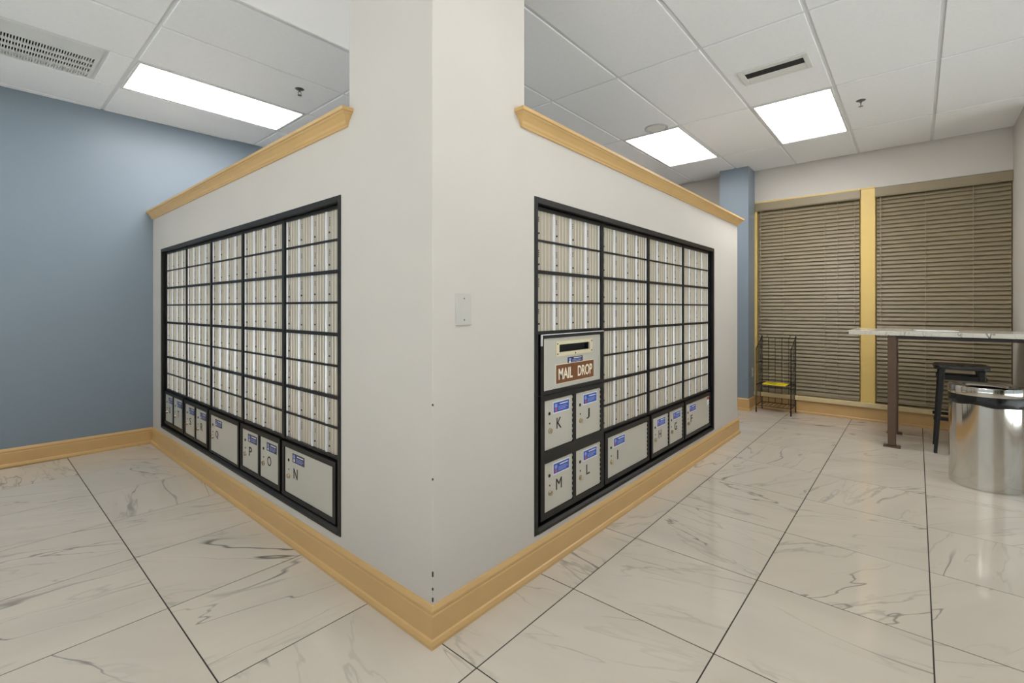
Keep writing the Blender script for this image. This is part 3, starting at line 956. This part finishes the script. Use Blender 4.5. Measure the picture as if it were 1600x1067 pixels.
blind(RY + .005, .342, 2.598, .224, RY + .002, .352, 'taupe slatted blind on the right window behind the stone table', (-.07, -.43), ((.305, 1.24, 2.5), (.300, .98, 2.5)))

# ================================================================== WIRE RACK
t = thing('wire_rack', 'black wire magazine rack standing by the left blind', 'rack', (6.44, 1.30, 0))
X0, X1, Y0, Y1 = -.150, .135, -.185, .185     # front, back, right, left
rb = .0055
for yy in (Y0, Y1):
    MB().rod((X0, yy, 0), (X0, yy, .775), rb, 8).rod((X0, yy, 0), (X0, yy, .06), .008, 8, r2=.006).build('front_post', M['wire'], t)
    MB().rod((X1, yy, 0), (X1, yy, .905), rb, 8).rod((X1, yy, 0), (X1, yy, .06), .008, 8, r2=.006).build('back_post', M['wire'], t)
    MB().rod((X0, yy, .775), (X1, yy, .905), rb, 8).build('arm', M['wire'], t)
    MB().lathe([(.0005, .013), (.009, .007), (.009, -.005), (.0005, -.011)], 10, (X1, yy, .912)).build('finial', M['wire'], t)
    for k in range(1, 4):
        xx = X0 + (X1 - X0) * k / 4
        MB().rod((xx, yy, .08), (xx, yy, .775 + .13 * k / 4), .0028, 6).build('side_wire', M['wire'], t)
    MB().rod((X0, yy, .60), (X1, yy, .60), .0035, 6).build('side_rail', M['wire'], t)
for k in range(1, 5):
    yy = Y0 + (Y1 - Y0) * k / 5
    MB().rod((X1, yy, .08), (X1, yy, .905), .0032, 6).build('back_wire', M['wire'], t)
for zz in (.90, .62, .34, .085):
    MB().rod((X1, Y0, zz), (X1, Y1, zz), .0045, 6).build('back_rail', M['wire'], t)
for yy in (Y0 + .06, Y1 - .06):
    MB().rod((X1, yy, .90), (X1, yy, .925), .0035, 6).rod((X1, yy, .925), (X1 - .012, yy, .937), .0035, 6).build('hook', M['wire'], t)
for zz, nm in ((.335, 'upper_shelf'), (.085, 'lower_shelf')):
    mb = MB().tube([(X0, Y0, zz), (X0, Y1, zz), (X1, Y1, zz), (X1, Y0, zz), (X0, Y0, zz)], .0045, 6)
    for k in range(1, 8):
        yy = Y0 + (Y1 - Y0) * k / 8
        mb.rod((X0, yy, zz), (X1, yy, zz), .0025, 6)
    mb.build(nm, M['wire'], t)
t = thing('yellow_booklet', 'yellow booklet lying on the shelf of the wire rack', 'booklet', (6.425, 1.31, .3402))
MB().box(-.115, .105, -.135, .115, 0, .008).build('cover', M['booklet'], t, bevel=.001)
mb = MB()
for k in range(4):
    mb.box(-.07 + k * .035, -.055 + k * .035, -.02, .085, .0078, .0086)
mb.build('print', M['green_ink'], t)

# ================================================================== STONE-TOPPED BAR TABLE
t = thing('bar_table', 'tall bar table with white stone top and brown steel legs', 'table', (5.84, -.10, 0))
MB().box(-.375, .375, RY + .10 + .003, .590, 1.018, 1.056).build('table_top', M['top'], t, bevel=.003, seg=2)
for xx in (-.315, .305):
    lg = MB().box(-.03, .03, -.03, .03, .010, 1.018).build('leg', M['brown_metal'], t, (xx, .272, 0), bevel=.003)
    MB().box(-.05, .05, -.062, .062, 0, .010).build('foot_plate', M['brown_metal'], lg)
MB().box(-.345, -.295, -.59, .24, .986, 1.0175).build('apron', M['dark_metal'], t)
MB().box(.285, .335, -.59, .24, .986, 1.0175).build('apron', M['dark_metal'], t)
MB().box(-.285, .275, .252, .292, .986, 1.0175).build('cross_rail', M['dark_metal'], t)
pp = MB().box(-.11, .11, -.14, .14, 0, .004).build('paper_sheet', M['paper'], None, (5.83, -.13, 1.0562), R(8))
tag(pp, 'white sheets of paper lying on the stone table top', 'paper')

# ================================================================== STOOL
t = thing('bar_stool', 'black metal backless bar stool under the stone table', 'stool', (5.705, -.29, 0))
def rsq(h, r, n=5):
    out = []
    for q, (sx, sy) in enumerate(((1, 1), (-1, 1), (-1, -1), (1, -1))):
        for k in range(n + 1):
            a = math.pi / 2 * q + math.pi / 2 * k / n
            out.append((sx * (h - r) + r * math.cos(a), sy * (h - r) + r * math.sin(a)))
    return out
SH = .768
o1 = rsq(.176, .06)
mb = MB(); n = len(o1)
rings = [[(x * s, y * s, z) for x, y in o1] for s, z in ((.90, SH - .032), (1.0, SH - .030), (1.0, SH - .008), (.97, SH), (.6, SH - .006), (.14, SH - .008), (.14, SH - .028), (.90, SH - .026))]
mb._add([p for r_ in rings for p in r_], [(j * n + i, j * n + (i + 1) % n, ((j + 1) % 8) * n + (i + 1) % n, ((j + 1) % 8) * n + i) for j in range(8) for i in range(n)], 0)
mb.build('seat', M['stool'], t, smooth=True)
for sx in (-1, 1):
    for sy in (-1, 1):
        mb = MB().beam((sx * .124, sy * .124, SH - .03), (sx * .172, sy * .166, .012), .046, .046, .024, .024)
        lg = mb.build('leg', M['stool'], t, bevel=.006)
        MB().rod((sx * .172, sy * .166, 0), (sx * .172, sy * .166, .02), .013, 12).build('foot_cap', M['stool'], lg)
def lerp_leg(z):
    k = (SH - .032 - z) / (SH - .044)
    return .124 + .048 * k, .124 + .042 * k
for z, hh, nm in ((.30, .014, 'foot_rail'), (.66, .018, 'upper_rail')):
    a, b = lerp_leg(z)
    for s in (-1, 1):
        MB().box(-a - .03, a + .03, s * b - .005, s * b + .005, z - hh, z + hh).build(nm, M['stool'], t)
        MB().box(s * a - .005, s * a + .005, -b - .03, b + .03, z - hh, z + hh).build(nm, M['stool'], t)

# ================================================================== CHROME BIN
t = thing('waste_bin', 'round mirror-steel waste bin with a black liner', 'trash can', (4.772, -.378, 0))
MB().lathe([(.0005, .004), (.194, .004), (.197, 0), (.1995, .003), (.1995, .640), (.196, .640), (.196, .008), (.0005, .008)], 96).build('body', M['chrome'], t, smooth=True)
prof = []
mb = MB(); n = 96
zs = [.655, .640, .612, .590, .584, .590]
rs = [.2006, .2025, .2045, .2035, .2015, .2003]
vs = []
for q in range(6):
    for i in range(n):
        a = 2 * math.pi * i / n
        wob = .0010 * math.sin(9 * a + q) + .0008 * math.sin(23 * a)
        dz = (.006 * math.sin(3 * a) + .004 * math.sin(7 * a + 1)) if q in (2, 3, 4, 5) else 0
        vs.append(((rs[q] + wob) * math.cos(a), (rs[q] + wob) * math.sin(a), zs[q] + dz))
mb._add(vs, [(q * n + i, q * n + (i + 1) % n, (q + 1) * n + (i + 1) % n, (q + 1) * n + i) for q in range(5) for i in range(n)], 0)
mb.build('liner_bag', M['bag'], t, smooth=True)
MB().lathe([(.2035, .652), (.2050, .656), (.2050, .706), (.2025, .712), (.175, .707), (.118, .699), (.112, .694), (.112, .660), (.1165, .660), (.1165, .690), (.120, .694), (.198, .704), (.1995, .652)], 96, closed=True).build('lid_ring', M['chrome'], t, smooth=True)
MB().lathe([(.0005, .30), (.10, .31), (.14, .42), (.15, .655)], 40).build('inner_bag', M['bag'], t, smooth=True)
